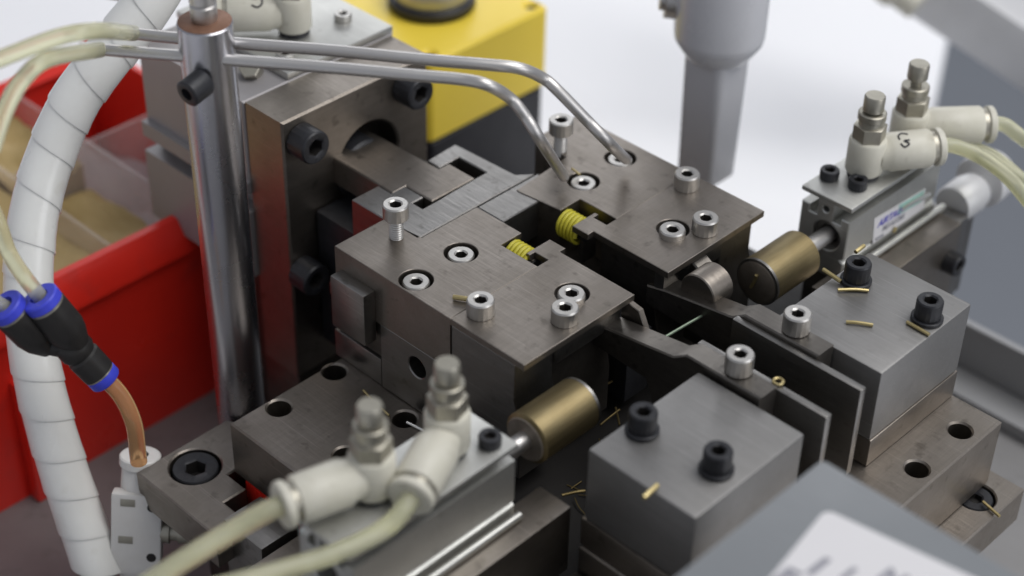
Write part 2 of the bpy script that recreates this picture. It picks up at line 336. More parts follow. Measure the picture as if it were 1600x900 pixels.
# ================================================================== machine base
t = base = thing('machine_base', 'dark steel base of stacked plates under the clamping mechanism', 'machine base', (0, 40, -104.9))
sx, sy = -79.3, -43.8
qx, qy = 76.3, 97.2
part('base_plate', G().prism([(-88.6, -56.4), (-54.5, -56.4), (-54.5, -47), (-63, -47), (-63, -39.6), (-70.6, -39.6), (-70.6, -30), (-40, -30), (-40, -70), (84, -70), (84, 109.2), (-60, 109.2), (-60, -10), (-88.4, -25.9)],
     [circ(sx, sy, 7.1), circ(qx, qy, 5.4)], -68.5, -56.6, 0.4), 'steel', t)
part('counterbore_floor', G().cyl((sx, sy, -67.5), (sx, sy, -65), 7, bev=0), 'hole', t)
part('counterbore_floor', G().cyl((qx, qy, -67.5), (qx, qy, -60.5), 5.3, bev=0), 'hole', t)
screw(t, (sx, sy, -65), r=6.4, h=8.0, key=2.7, mats=BLK, spin=0.3)
screw(t, (qx, qy, -60.5), r=4.9, h=3.4, key=1.8, mats=BLK)
hl = [(-66.2, -4.5), (-65.2, -24.9), (-38.9, -24.7), (-38.6, -4.2)]
part('riser_plate', G().prism([(-69.5, -38), (-30, -38), (-30, 132), (-69.5, 132)], [circ(x, y, 3.3) for x, y in hl], -56.4, -38.5, 0.5), 'steel', t)
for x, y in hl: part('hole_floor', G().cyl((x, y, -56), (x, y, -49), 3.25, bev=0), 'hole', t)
part('pit_floor', G().box(-29.9, 28.4, -36, 130, -56.4, -44.5, 0.4), 'hole', t)  # near-black colour paints the shade at the bottom of the gap
hr = [(70.0, 92.4), (70.4, 71.9)]
part('riser_plate', G().prism([(28.5, -9.4), (75.8, -9.4), (75.8, 103.4), (28.5, 103.4)], [circ(x, y, 3.1) for x, y in hr], -56.4, -34, 0.5), 'steel', t)
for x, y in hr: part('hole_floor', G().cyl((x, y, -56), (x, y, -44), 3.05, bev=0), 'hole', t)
part('bed_spacer', G().box(-40, 70, -34, 100, -104.9, -68.6, 0.4), 'steel_dark', t)
part('bed_spacer', G().box(-84, -60, -40, -28, -104.9, -68.6, 0.4), 'steel_dark', t)
part('shade_fill', G().box(28.5, 40, -40, -10, -68, -42, 0.5), 'steel_dark', t)  # added fill, its dark colour deepens the shade in the gap
part('corner_block', G().box(-57.5, -42, -51.5, -39, -104.9, -56.0, 0.4), 'steel_grey', t)
part('red_insert', G().box(-66, -48, -37.5, -30.5, -68.4, -57.2, 0.4), 'red', t)

# ================================================================== clamp heads (front one and its mirror image)
def clamp_head(front):
    Y = (lambda y: y) if front else (lambda y: 94-y)
    lab = ('brown steel clamp head in front, its top plates carrying seven bright socket screws' if front else
           'brown steel clamp head behind, with the fuller view of its yellow spring')
    t = thing('clamp_head', lab, 'clamp', (-35, Y(20), -38.4), 'mirrored clamp heads')
    rect = lambda *a: [(x, Y(y)) for x, y in a]
    flush = [(-43.7, 21.6), (-43.3, 5.1)] if front else [(-44.1, 24.5), (-44.9, 8.2)]
    part('body_plate', G().prism(rect((-69, 0), (-25.62, 0), (-25.62, 31.6), (-38.9, 31.6), (-38.9, 39.4), (-46, 39.4) if front else (-52.4, 41), (-55.8, 39.4) if front else (-54, 41), (-55.8, 19), (-69, 17.6)),
         [circ(x, Y(y), 4.55) for x, y in flush], -16.6, 0, 0.15), 'steel', t)
    for x, y in flush:
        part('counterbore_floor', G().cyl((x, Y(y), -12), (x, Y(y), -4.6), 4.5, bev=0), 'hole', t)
        screw(t, (x, Y(y), -4.6), r=3.6, h=4.2, key=1.45)
    # cover plate, with a tongue over the spring
    cb = [(-11.4, 29.4)] if front else [(-11.9, 24.3)]
    part('cover_plate', G().prism(rect((-25.4, 0), (0, 0), (0, 40.4), (-25.4, 40.4), (-25.4, 38.6), (-29.2, 38.6), (-29.2, 36.9), (-30.4, 36.9) , (-30.4, 34.0), (-31.4, 34), (-31.4, 38.6), (-32.6, 38.6), (-32.6, 43.0) if not front else (-32.6, 39.6), (-27, 43.0) if not front else (-27, 39.6), (-25.41, 32.4))
         if False else rect((-25.55, 0), (0, 0), (0, 40.4), (-26.0, 40.4), (-26.0, 42.6), (-31.6, 42.6), (-31.6, 33.6), (-30.4, 33.6), (-30.4, 35.6), (-25.55, 35.6)),
         [circ(x, Y(y), 4.5) for x, y in cb], -2.0, 0.05, 0.15), 'steel', t)
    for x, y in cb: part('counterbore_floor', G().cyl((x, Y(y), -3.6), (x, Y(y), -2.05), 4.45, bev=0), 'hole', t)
    part('side_body', G().prism([(-52.5, -38.4), (-1.2, -38.4), (-1.2, -20), (-3.2, -14), (-3.2, -2.1), (-25.6, -2.1), (-25.6, -16.8), (-52.5, -16.8)],
         [circ(-38.4, -23.6, 3.2)] , Y(0.35), Y(14), 0.3, 'y') if front else
         G().prism([(-52.5, -38.4), (-1.2, -38.4), (-1.2, -20), (-3.2, -14), (-3.2, -2.1), (-25.6, -2.1), (-25.6, -16.8), (-52.5, -16.8)], [], Y(14), Y(0.35), 0.3, 'y'), 'steel_grey', t)
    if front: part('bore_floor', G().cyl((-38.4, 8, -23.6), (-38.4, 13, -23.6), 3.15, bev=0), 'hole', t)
    part('inner_body', G().prism([(-40, -38.4), (-4, -38.4), (-4, -24), (-6, -14), (-6, -2.1), (-25.5, -2.1), (-25.5, -16.7), (-40, -16.7)], [], min(Y(14.1), Y(37.5)), max(Y(14.1), Y(37.5)), 0.3, 'y'), 'steel_dark', t)
    part('gib_strip', G().box(-5.9, -2.4, Y(14.2), Y(38.6), -9.5, -2.2, 0.8), 'steel_grey', t)
    part('lower_slide', G().box(-71.5, -52.8, Y(0.6), Y(17), -38.4, -29.4, 0.4), 'steel_grey', t)
    part('upper_slide', G().box(-70.6, -52.8, Y(1.2), Y(17), -29.0, -16.8, 0.4), 'steel_dark', t)
    # square key on the outer side and the tab behind it
    part('key', G().box(-66.8, -53.6, Y(-4), Y(0.2), -23.0, -6.4, 0.6), 'steel_grey', t)
    part('tab', G().box(-74.5, -69.2, Y(2), Y(8), -20, -15.5, 0.6), 'steel_grey', t)
    # yellow return spring, coils along x
    cy, cz, R = 38.2 if not front else 35.4, -4.3, 3.5
    pts = []
    n = 5.5
    for i in range(int(n*14)+1):
        q = 2*math.pi*i/14; pts.append((-38.3+7.0*i/(n*14), Y(cy)+R*math.cos(q), cz+R*math.sin(q)))
    part('spring', G().tube(pts, 0.58, 8, 1), 'spring', t)
    part('spring_core', G().cyl((-38.6, Y(cy), cz), (-29.7, Y(cy), cz), 2.2), 'hole', t)
    part('tongue_web', G().box(-31.3, -29.9, Y(34.4), Y(39.8), -13, -2.1, 0.2), 'steel_dark', t)
    part('inner_wall', G().box(-38.7, -26, Y(24), Y(30.9), -30, -16.9, 0.2), 'steel_dark', t)
    # screws standing proud
    if front:
        proud = [(at(751, 467, z=4.6), 4.6, 0), (at(893, 457, z=1.9), 4.4, 0), (at(883, 479, z=4.4), 4.4, 0)]
        tall = at(618, 318, z=10.6)
    else:
        proud = [(at(1074, 270, z=4.6), 4.6, 0), (at(1103, 339, z=4.6), 4.6, 0), (at(1051, 357, z=2.0), 4.2, 0)]
        tall = at(877, 186, z=10.4)
    for p, h, _ in proud: screw(t, (p.x, p.y, p.z-h), r=3.55, h=h, key=1.5)
    screw(t, (tall.x, tall.y, tall.z-4.4), r=3.5, h=4.4, key=1.5, shank=7.5)
    # pocket lug with a half-round nose on the inner end
    if not front: part('roller', G().cyl((6.8, Y(28), -5.4), (6.8, Y(36.2), -5.4), 5.6), 'steel', t)
    if not front: part('roller_lug', G().prism([(-3.0, -30), (4.5, -30), (9, -18), (5, -8), (-3, -3.4)], [], min(Y(22), Y(27.8)), max(Y(22), Y(27.8)), 0.4, 'y'), 'steel_dark', t)
    if front: part('jaw', G().prism([(-3.4, -2.6), (2.5, -3.6), (9.4, -17), (6.0, -17), (-3.4, -9)], [], 39.6, 41.4, 0.2, 'y'), 'steel', t)
    return t
clamp_head(True); clamp_head(False)

# ================================================================== sliding wedge between the heads and its pull bar
t = thing('slide_block', 'grey steel slide block with a T slot between plate and clamps', 'slide', (-69, 37, -13))
part('block', G().prism([(-82, 17.7), (-56.2, 17.7), (-56.2, 62.5), (-59.5, 58.4), (-82.5, 57.4), (-81.8, 45.8), (-77.0, 45.6), (-77.0, 53.4), (-66, 53.4), (-66, 49.3), (-65.4, 32.6), (-65.4, 28.4), (-69.4, 28.4), (-69.4, 32.4), (-76.8, 32.4), (-76.8, 27.4), (-82, 27.4)], [], -13.5, 0, 0.3), 'steel_grey', t)
part('slot_floor', G().box(-81, -65, 27.5, 53.3, -13.4, -9, 0), 'hole', t)
part('guide', G().box(-100.5, -70.6, 20, 60, -60, -14, 0.4), 'black', t)  # added block, its black stands in for the shade below the slide
t = thing('pull_bar', 'flat steel T-headed pull bar coming out of the big round hole', 'pull bar', (-90, 36.5, -8))
part('bar', G().prism([(-113, 27.7), (-76.5, 27.7), (-76.5, 32.7), (-66.3, 32.7), (-66.3, 49.0), (-76.5, 49.0), (-76.5, 45.2), (-113, 44.6)], [], -8.8, 0.06, 0.35), 'steel', t)
part('round_shank', G().cyl((-116, 38, -8), (-99.5, 38, -8), 9.2, bev=0.8), 'black', t)
t = solo('wedge_nose', G().prism([(-55.9, 39.8), (-46.2, 39.8), (-46.2, 55.5), (-55.9, 64)], [], -12, -0.25, 0.3), 'steel_grey', 'light grey steel wedge nose between the two clamp heads beside the hairline joint', 'wedge', (-51, 47, -12))
solo('centre_guide', G().box(-68, -2, 42.0, 51.5, -38.4, -17.5, 0.5), 'black', 'black guide bar low in the slot between the two clamp heads', 'guide', (-30, 47, -38.4))

# ================================================================== mounting bracket with its bolts
t = thing('mounting_bracket', 'thick upright brown steel plate with a big round hole and black bolts', 'bracket', (-109, 37, -104.8))
part('plate', G().prism([(10.2, -70), (64.2, -70), (64.2, 18.8), (10.2, 18.8)], [circ(41.0, -5.5, 11.2, 40)], -117, -101, 0.6, 'x'), 'steel', t)
part('foot', G().box(-117, -101, 10.2, 64.2, -104.8, -70.1, 0.5), 'steel_dark', t)
for y, z in ((16.0, 11.6), (55.2, 12.2), (13.6, -32.0), (55.2, -32.0)):
    screw(t, (-100.9, y, z), (1, 0, 0), r=4.9, h=7.0, key=2.3, mats=BLK)

# ================================================================== main cylinder behind the bracket
t = thing('main_cylinder', 'grey grooved air cylinder body bolted behind the upright plate', 'air cylinder', (-142, 37, -41))
prof = [(9.8, 18.6), (9.8, -7.4), (7.6, -7.4), (7.6, -12.2), (13.5, -12.2), (13.5, -17.4), (7.6, -17.4), (7.6, -41), (66, -41), (66, 18.6)]
part('body', G().prism(prof, [], -165, -117.1, 0.5, 'x'), 'alu_grey', t)
part('top_plate', G().box(-168, -117.3, 26.2, 66, 18.7, 21, 0.4), 'alu', t)
part('support', G().box(-160, -120, 20, 60, -104.9, -41.1, 0.5), 'steel_dark', t)
for x, y in ((-124, 31), (-130, 58)): screw(t, (x, y, 21.02), r=2.6, h=2.2, key=1.1)
part('joint_nut', G().hexnut((-127.5, 22, 18.7), (0.3, -0.4, 0.55), 3.2, 5), 'nickel', t)

# ================================================================== speed controllers (air fittings)
def arc_mark(c, ax, r, kind):
    """marker-pen strokes lying on a barrel of radius r around axis ax through c, facing up and to the camera"""
    ax = Vector(ax).normalized(); e1 = (Vector((0.25, -0.35, 1))-ax*ax.dot(Vector((0.25, -0.35, 1)))).normalized(); e2 = ax.cross(e1)
    g = G()
    for st in kind:
        g.tube([c + ax*u + (e1*math.cos(v/r)+e2*math.sin(v/r))*(r+0.02) for u, v in st], 0.28, 6, 3)
    return g
def controller(pos, d, label, knob_gap=1.6, mats=('cream', 'nickel'), blen=18, mark=False):
    p = Vector(pos); d = Vector(d).normalized(); a = Vector((0, 0, 1))
    t = thing('speed_controller', label, 'air fitting', p, 'cream speed controllers on the air cylinders')
    part('thread_ring', G().lathe(p, a, [(0, 4.3), (0.2, 4.5), (1.4, 4.5), (1.6, 4.3)]), 'black', t)
    part('body', G().lathe(p, a, [(1.6, 4.9), (2.2, 5.3), (11.4, 5.3), (12, 4.9), (12.6, 3)]), mats[0], t)
    c = p+a*6.6
    bar = part('barrel', G().lathe(c, d, [(3.2, 4.6), (6.2, 5.1), (6.8, 5.5), (blen, 5.5), (blen+0.5, 5.2), (blen+0.6, 4.6)]), mats[0], t)
    part('collar_gap', G().lathe(c, d, [(blen+0.5, 4.7), (blen+2.2, 4.7)]), 'nickel', t)
    part('release_collar', G().lathe(c, d, [(blen+2.0, 4.9), (blen+2.3, 5.4), (blen+3.7, 5.4), (blen+4.1, 5.0), (blen+4.1, 2.2)]), mats[0], t)
    part('nut', G().hexnut(p+a*12.1, a, 4.7, 4.6), mats[1], t)
    part('stem', G().lathe(p, a, [(16.6, 3.5), (18.0, 3.3), (18.0, 1.6), (24, 1.6)], 20), mats[1], t)
    z = 18.2
    part('lock_ring', G().lathe(p, a, [(z, 3.5), (z+0.3, 3.95), (z+2.1, 3.95), (z+2.4, 3.6)]), mats[1], t)
    z += 2.4+knob_gap
    part('knob', G().lathe(p, a, [(z, 2.4), (z+0.4, 2.95), (z+4.6, 2.95), (z+5.0, 2.6)], 32, knurl=(1, 2)), mats[1], t)
    if mark:
        part('pen_mark', arc_mark(c+d*10, d, 5.5, [[(1.4, -1.7), (-0.2, -2.4), (-1.5, -1.4), (-1.5, 0.0)], [(1.2, 0.4), (-0.4, 0.5), (0.9, 1.5), (-0.6, 2.3), (-1.6, 1.2)]]), 'ink', t)
    return t, c+d*(blen+3)

# ================================================================== pneumatic mini cylinders with brass pushers (front / rear)
def mini_cylinder(front):
    Y = (lambda y: y) if front else (lambda y: 94-y)
    x0, x1 = (-0.8, 17.8) if front else (-1.4, 15.6)
    cx = 8.4; ax_z = -13.5
    y0, y1 = (-20.2, -72) if front else (-19.0, -66)
    lab = ('small silver air cylinder in front with a brass pusher, under the nearest fittings' if front else
           'small silver air cylinder at right rear with a printed label and brass pusher')
    t = thing('mini_cylinder', lab, 'air cylinder', (cx, Y((y0+y1)/2), -38.5), 'mirrored mini air cylinders')
    part('top_plate', G().box(x0, x1, Y(y0), Y(y1), -2.5, -1, 0.4), 'alu', t)
    # body profile in (x, z): switch slots along both sides
    b = [(x0+0.4, -26.4), (x1-0.4, -26.4), (x1-0.4, -20.2), (x1-1.6, -19.4), (x1-0.4, -18.6), (x1-0.4, -6.0), (x1-3.2, -6.0), (x1-3.2, -8.2), (x1-5.8, -8.2), (x1-5.8, -2.55), (x0+5.8, -2.55), (x0+5.8, -8.2), (x0+3.2, -8.2), (x0+3.2, -6.0), (x0+0.4, -6.0)]
    part('body', G().prism(b, [circ(cx-1.2 if front else cx-1.3, -5.3, 1.0, 16), circ(cx, ax_z, 4.6, 28)], min(Y(y0-0.4), Y(y1+1)), max(Y(y0-0.4), Y(y1+1)), 0.3, 'y'), 'alu', t)
    part('gland', G().lathe((cx, Y(y0-3), ax_z), (0, Y(1)-Y(0), 0), [(0, 4.5), (1.2, 4.5), (1.2, 3.0), (0, 3.0)], caps=False), 'steel_grey', t)
    part('gland_floor', G().cyl((cx, Y(y0-3.2), ax_z), (cx, Y(y0-3.0), ax_z), 4.5, bev=0), 'hole', t)
    part('piston_rod', G().cyl((cx, Y(y0-3), ax_z), (cx, Y(-4.5), ax_z), 2.4), 'stainless', t)
    br = part('brass_pusher', G().lathe((cx, Y(-4.5), ax_z), (0, Y(1)-Y(0), 0), [(-3.4, 6.0), (-2.7, 6.9), (15.6, 6.9), (16.3, 6.3)], 40), 'brass', t)
    part('end_rim', G().lathe((cx, Y(10.9), ax_z), (0, Y(1)-Y(0), 0), [(0, 6.95), (0.8, 6.95), (1.0, 6.5)], 40), 'steel_grey', t)
    part('pusher_face', G().lathe((cx, Y(11.8), ax_z), (0, Y(1)-Y(0), 0), [(0, 6.4), (0.35, 5.9)], 40), 'brass_end', t)
    part('pusher_rear_face', G().lathe((cx, Y(-7.9), ax_z), (0, Y(-1)-Y(0), 0), [(-0.1, 6.1), (0.3, 5.7)], 40), 'brass_end', t)
    sc = [(x1-4.4, -25.2)] if front else [(x0+3.2, -27.2), (x1-5.4, -29.0)]
    for x, y in sc: screw(t, (x, Y(y), -0.98), r=2.75, h=3.0, key=1.25, mats=BLK)
    # bracket that carries it, its light edge bar and its socket bolt
    part('edge_rod', G().cyl((x1+1.4, Y(-20.5), -22.4), (x1+1.4, Y(y1-2), -22.4), 1.0, bev=0.2), 'alu', t)
    part('bracket', G().box(x1-3, 25, Y(-9), Y(-66), -56.3, -23.6, 0.5), 'steel', t)
    part('bracket_end', G().box(17, 24.2, Y(-66.1), Y(-71), -56.3, -23.9, 0.4), 'steel_grey', t)
    part('pedestal', G().box(x0+1, x1-3.2, Y(y0-6), Y(-66), -56.3, -26.6, 0.4), 'steel_dark', t)
    if not front:
        screw(t, (24.3, Y(-61.6), -35), (1, 0, 0), r=3.5, h=5.0, key=1.7, mats=BLK)
        # label with print on the +x face
        xf = x1-0.4
        q = [at(1366, 342, x=xf), at(1446, 294, x=xf), at(1443, 325, x=xf), at(1363, 381, x=xf)]
        lb = part('label', G().prism([(v.y, v.z) for v in q], [], xf+0.01, xf+0.12, 0.02, 'x'), 'paper', t)
        ex = ((q[1]-q[0]).normalized()); ey = Vector((0, -ex.z, ex.y)); xo = Vector((0.16, 0, 0))
        part('teal_strip', G().prism([(v.y, v.z) for v in (q[0].lerp(q[1], 0.48)-ey*0.3, q[1]-ey*0.3-ex*0.5, q[1]-ey*4.2-ex*0.9, q[0].lerp(q[1], 0.48)-ey*4.0)], [], xf+0.12, xf+0.16, 0.01, 'x'), 'inkteal', lb)
        part('maker_name', text_geo('AIRTAC', 3.3, q[0]+ex*2.6-ey*3.9+xo, ex, ey, 0.25, 0.08), 'inkblue', lb)
        part('model_code', text_geo('MD16X20S', 2.4, q[0]+ex*5.6-ey*6.4+xo, ex, ey, 0.2, 0.05), 'inkgrey', lb)
        part('small_print', text_geo('MODEL', 1.3, q[3]+ex*0.9+ey*0.7+xo, ex, ey, 0, 0.03), 'inkgrey', lb)
    return t
mini_cylinder(True); mini_cylinder(False)

_, f1 = controller((8, -33.5, -1), (0.40, -0.90, -0.10), 'cream speed controller nearest the front brass pusher, its collar facing the camera', 0.2)
_, f2 = controller((6.5, -55.0, -1), (-0.25, -0.95, 0.0), 'cream speed controller in the foreground with its tube leaving to the left', 0.2)
_, r1 = controller((7.3, 129.6, -1), (0.56, 0.80, 0.02), 'cream speed controller at right rear with a black pen mark on its barrel', 0.2, mark=True)
_, r2 = controller((7.3, 150.5, -1), (0.65, 0.75, 0.0), 'rearmost cream speed controller at right with its brownish knob raised highest', 1.8, blen=20.5)
p = at(460, 50, z=21); _, b1 = controller((p.x, p.y, 21.1), (-0.65, -0.75, 0.0), 'cream fitting cut by the top edge beside the steel post, on the big cylinder', 0.2, mark=True)
p = at(238, 12, z=21); _, b2 = controller((p.x, p.y, 21.1), (-0.8, -0.6, 0.1), 'cream fitting half hidden left of the steel post top', 0.2)

# micrometer at the rear end of the right cylinder
t = thing('micrometer_head', 'satin silver micrometer thimble with a knurled grip behind the labelled cylinder', 'micrometer', (19, 168, -24))
part('sleeve', G().lathe((18, 165.4, -23.5), (0, 1, 0), [(0, 5.6), (0.8, 6.1), (9, 6.2), (12, 5.6), (13, 4.4)], 40), 'satin', t)
part('thimble', G().lathe((18, 178, -22), (0.0, 1, 0.04), [(0, 5.0), (1.5, 8.2), (9, 8.2), (11, 6.8)], 72, knurl=(1, 2)), 'satin', t)
part('clamp_foot', G().box(10, 22, 168, 173, -56.3, -28.5, 0.5), 'steel_grey', t)
part('scale_mark', text_geo('1  L', 2.2, at(1500, 322, x=24.15), (0, 1, 0), (0, 0, 1), 0, 0, 0.03), 'inkgrey', t)

# ================================================================== guide blocks on the right, arms with blades and screws
def guide_block(near):
    Y = (lambda y: y) if near else (lambda y: 94-y)
    lab = ('bright milled steel block nearest the camera with two black socket screws' if near else
           'bright milled steel block at right rear with two black screws and gold wire scraps')
    t = thing('guide_block', lab, 'block', (45, Y(11), -33.9), 'mirrored guide blocks')
    yi = 31.4
    part('block', G().box(28.8, 60.8, Y(-8.6), Y(yi), -25.0, -3, 0.8), 'block', t)
    part('spacer', G().box(28.0, 61.0, Y(-8.8), Y(yi-0.4), -33.9, -25.2, 0.5), 'steel', t)
    sc = [at(1003, 674, z=-3), at(1119, 735, z=-3)] if near else [at(1337, 440, z=-3), at(1448, 499, z=-3)]
    for p in sc:
        part('washer', G().lathe((p.x, p.y, -2.98), (0, 0, 1), [(0, 4.0), (0.2, 4.15), (1.0, 4.15), (1.2, 3.9)]), 'black', t)
        screw(t, (p.x, p.y, -1.78), r=3.45, h=5.2, key=1.6, mats=BLK)
    return t
guide_block(True); guide_block(False)
def blade_arm(near):
    Y = (lambda y: y) if near else (lambda y: 94-y)
    lab = ('dark steel arm with a thin blade and bright screw on the camera side' if near else
           'dark steel arm with a thin blade and bright screw on the far side')
    t = thing('blade_arm', lab, 'arm', (30, Y(36), -33.9), 'mirrored blade arms')
    s = at(1157, 551, z=4.4) if near else at(1247, 488, z=4.4)
    part('arm', G().prism([(12, -16), (20, -33.8), (47, -33.8), (47, -1.2), (24, -1.2), (20, -4), (-2, -7.5), (-8, -9), (-8, -15)], [], min(Y(32.2), Y(38.9)), max(Y(32.2), Y(38.9)), 0.4, 'y'), 'steel_dark', t)
    screw(t, (s.x, s.y, -1.1), r=3.55, h=5.4, key=1.5)
    part('blade', G().box(22, 61.4, Y(38.95), Y(41.1), -30, -2.4, 0.3), 'steel_grey', t)
    return t
blade_arm(True); blade_arm(False)

# ================================================================== chrome post with stainless air nozzles
cx, cy = -91.5, -18.3
t = thing('steel_post', 'polished steel post with a rusty top end and black set screw', 'post', (cx, cy, -104.9))
part('shaft', G().lathe((cx, cy, -104.9), (0, 0, 1), [(0, 6.8), (168.8, 6.8), (169.4, 6.2)], 56), 'chrome', t)
part('end_face', G().lathe((cx, cy, 64.4), (0, 0, 1), [(0, 6.6), (0.3, 6.1)], 48), 'rust', t)
part('stud', G().lathe((cx, cy, 64.6), (0, 0, 1), [(0, 3.0), (1, 3.3), (4.2, 3.3), (5, 2.6), (5.2, 3.4), (12, 3.4)], 24), 'stainless', t)
p = at(306, 110, z=46.5)
part('set_screw', G().lathe((cx+4.4, cy-4.8, 51.5), (0.12, -0.9, -0.14), [(0, 3.2), (0.6, 3.5), (6.0, 3.5), (6.3, 3.1), (6.3, 1.7), (3.5, 1.5)], 28), 'black', t)
T1 = [at(185, 50, z=56.5), at(262, 58, z=56.5), at(375, 68, z=56.5), at(520, 79, z=56.5), at(650, 92, z=56.5), at(760, 101, z=56.3), at(812, 107, z=55.2)]
T1 += [at(848, 122, t=440), at(872, 142, t=441), at(915, 186, t=445), at(958, 230, t=452), at(978, 249, z=3.2)]
T2 = [at(125, 75, z=56), at(240, 84, z=56), at(375, 95, z=56), at(520, 106, z=56), at(640, 117, z=56), at(720, 124, z=55.8), at(762, 133, z=55.2)]
T2 += [at(795, 152, t=433), at(818, 178, t=435), at(850, 228, t=442), at(881, 276, z=3.2)]
g = G().tube(T1, 1.5, 18, 8); solo('air_nozzle', g, 'stainless', 'longer bent stainless air nozzle ending on the rear clamp screw', 'nozzle', T1[3], 'bent stainless air nozzles')
g = G().tube(T2, 1.5, 18, 8); solo('air_nozzle', g, 'stainless', 'shorter bent stainless air nozzle ending above the slot between the clamps', 'nozzle', T2[3], 'bent stainless air nozzles')

# ================================================================== tubes, wrap and fittings on the left
def tube(pts, r, m, label, name='air_tube'): return solo(name, G().tube(pts, r, 16, 10), m, label, 'tube', pts[len(pts)//2], 'pneumatic tubes')
tube([at(-40, 108, t=392), at(20, 84, t=396), at(90, 58, t=402), at(150, 48, t=408), T1[0]+Vector((3, 2.3, 0))], 2.0, 'tube', 'cream tube pushed on the upper nozzle, running off to the left')
tube([at(-14, 235, t=396), at(6, 176, t=397), at(34, 126, t=399), at(76, 92, t=402), T2[0]+Vector((4, 3, 0))], 2.0, 'tube', 'cream tube pushed on the lower nozzle, bending down at left edge')
tube([at(-30, 290, t=430), at(-4, 345, t=432), at(14, 395, t=435), at(42, 438, t=432), at(72, 474, t=437)], 2.0, 'tube', 'cream tube entering the upper blue collar of the black connector')
tube([at(-60, 452, t=436), at(-25, 464, t=432), at(14, 484, t=435)], 2.0, 'tube', 'cream tube entering the left blue collar of the black connector')
tube([at(158, 584, t=450), at(190, 620, t=453), at(209, 662, t=456), at(215, 706, t=462), at(217, 722, t=464)], 2.2, 'tube_or', 'translucent orange tube from the black connector down to the white fitting')
df1, df2 = Vector((0.40, -0.90, -0.10)).normalized(), Vector((-0.25, -0.95, 0.0)).normalized()
tube([f2-df2*2, f2+df2*4.5, at(366, 828, t=379), at(290, 874, t=374), at(190, 940, t=368)], 2.35, 'tube', 'cream tube leaving the foreground fitting to the lower left')
tube([f1-df1*2, f1+df1*3.5, at(604, 824, t=384), at(540, 858, t=380), at(450, 888, t=374), at(260, 940, t=362)], 2.2, 'tube', 'cream tube sweeping left below the foreground fitting')
d1, d2 = Vector((0.56, 0.80, 0.02)), Vector((0.65, 0.75, 0))
tube([r2-d2*2, r2+d2*4, at(1590, 210, t=512), at(1630, 244, t=508), at(1680, 320, t=500)], 2.1, 'tube', 'cream tube from the rearmost right fitting, bending off the right edge')
tube([r1-d1*2, r1+d1*4, at(1528, 243, t=502), at(1574, 276, t=496), at(1620, 330, t=488)], 2.1, 'tube', 'cream tube from the marked right fitting, crossing above the micrometer')
tube([at(1490, 222, t=512), at(1530, 234, t=512), at(1566, 254, t=508), at(1630, 310, t=502)], 1.9, 'tube', 'thin pale tube behind the other tubes at right')

# white spiral wrap, a helical strip whose turns overlap
pt = [at(272, -60, t=470), at(236, 0, t=472), (at(178, 76, t=474)), at(122, 150, t=476), at(84, 230, t=478), at(56, 320, t=478), at(45, 410, t=478), at(46, 500, t=478), at(60, 590, t=480), at(80, 670, t=484), at(108, 760, t=488), at(140, 850, t=492), at(168, 930, t=496)]
def spiral(pts, R, pitch, seg=36, across=5):
    """one strip wound as a helix, each turn lapping over the one before"""
    P = spline(pts, 40); n = len(P); T = [(P[min(i+1, n-1)]-P[max(i-1, 0)]).normalized() for i in range(n)]
    e = T[0].orthogonal().normalized(); E = []; acc = [0]
    for i in range(n):
        e = (e - T[i]*e.dot(T[i])).normalized(); E.append(e.copy())
        if i: acc.append(acc[-1]+(P[i]-P[i-1]).length)
    import bisect
    def fr(d):
        d = max(0.0, min(acc[-1]-1e-4, d)); i = min(n-2, max(0, bisect.bisect_right(acc, d)-1)); k = (d-acc[i])/(acc[i+1]-acc[i])
        return P[i].lerp(P[i+1], k), T[i].lerp(T[i+1], k).normalized(), E[i].lerp(E[i+1], k)
    g = G(); vs = []; fs = []; turns = int((acc[-1]-pitch)/pitch*seg)
    rows = [(0, 0.94), (0, 0.966), (0.3, 0.976), (0.65, 0.99), (0.96, 1.020), (1, 1.016), (1, 0.965)]
    rnd = random.Random(3); wob = [rnd.uniform(-0.13, 0.13) for _ in range(turns//seg+4)]
    def wv(tu): return wob[int(tu)]*(1-tu % 1)+wob[int(tu)+1]*(tu % 1)
    for k in range(turns+1):
        q = -2*math.pi*k/seg; tu = k/seg; s0 = tu+wv(tu)-0.02; s1 = tu+1+wv(tu+1)+0.03
        for v, rr in rows:
            c, tt, ee = fr(pitch*(s0+(s1-s0)*v)); ee = (ee-tt*ee.dot(tt)).normalized(); b = tt.cross(ee)
            vs.append(c+(ee*math.cos(q)+b*math.sin(q))*R*rr)
    m = len(rows)
    for k in range(turns):
        for i in range(m-1): fs.append((k*m+i, k*m+i+1, (k+1)*m+i+1, (k+1)*m+i))
    return g.add(vs, fs)
solo('spiral_wrap', spiral(pt, 6.7, 11.8), 'wrap', 'thick white spiral wrapped hose bundle curving down the left side', 'cable wrap', pt[6], smooth=50)

# black Y connector with blue collars
t = thing('y_connector', 'black Y shaped push-in tube connector with three blue collars', 'tube connector', at(105, 540, t=444))
k = 444
A, B, C_, J = at(66, 470, t=435), at(12, 482, t=434), at(160, 588, t=451), at(116, 540, t=k)
dA = (at(120, 536, t=k)-A).normalized()
part('upper_arm', G().lathe(A+dA*1.6, dA, [(0, 4.2), (0.2, 5.0), (8, 5.1), (10.5, 4.6), (14, 3.2)]), 'blackpl', t)
dB = (at(72, 540, t=k)-B).normalized()
part('left_arm', G().lathe(B+dB*1.6, dB, [(0, 4.2), (0.2, 4.9), (8, 5.0), (11, 4.4), (15, 2.5)]), 'blackpl', t)
dC = (at(104, 530, t=k)-C_).normalized()
part('outlet', G().lathe(C_+dC*1.4, dC, [(0, 3.6), (0.2, 4.3), (6.2, 4.4), (6.8, 3.9), (8.2, 4.6), (12, 4.6), (14, 3.2)]), 'blackpl', t)
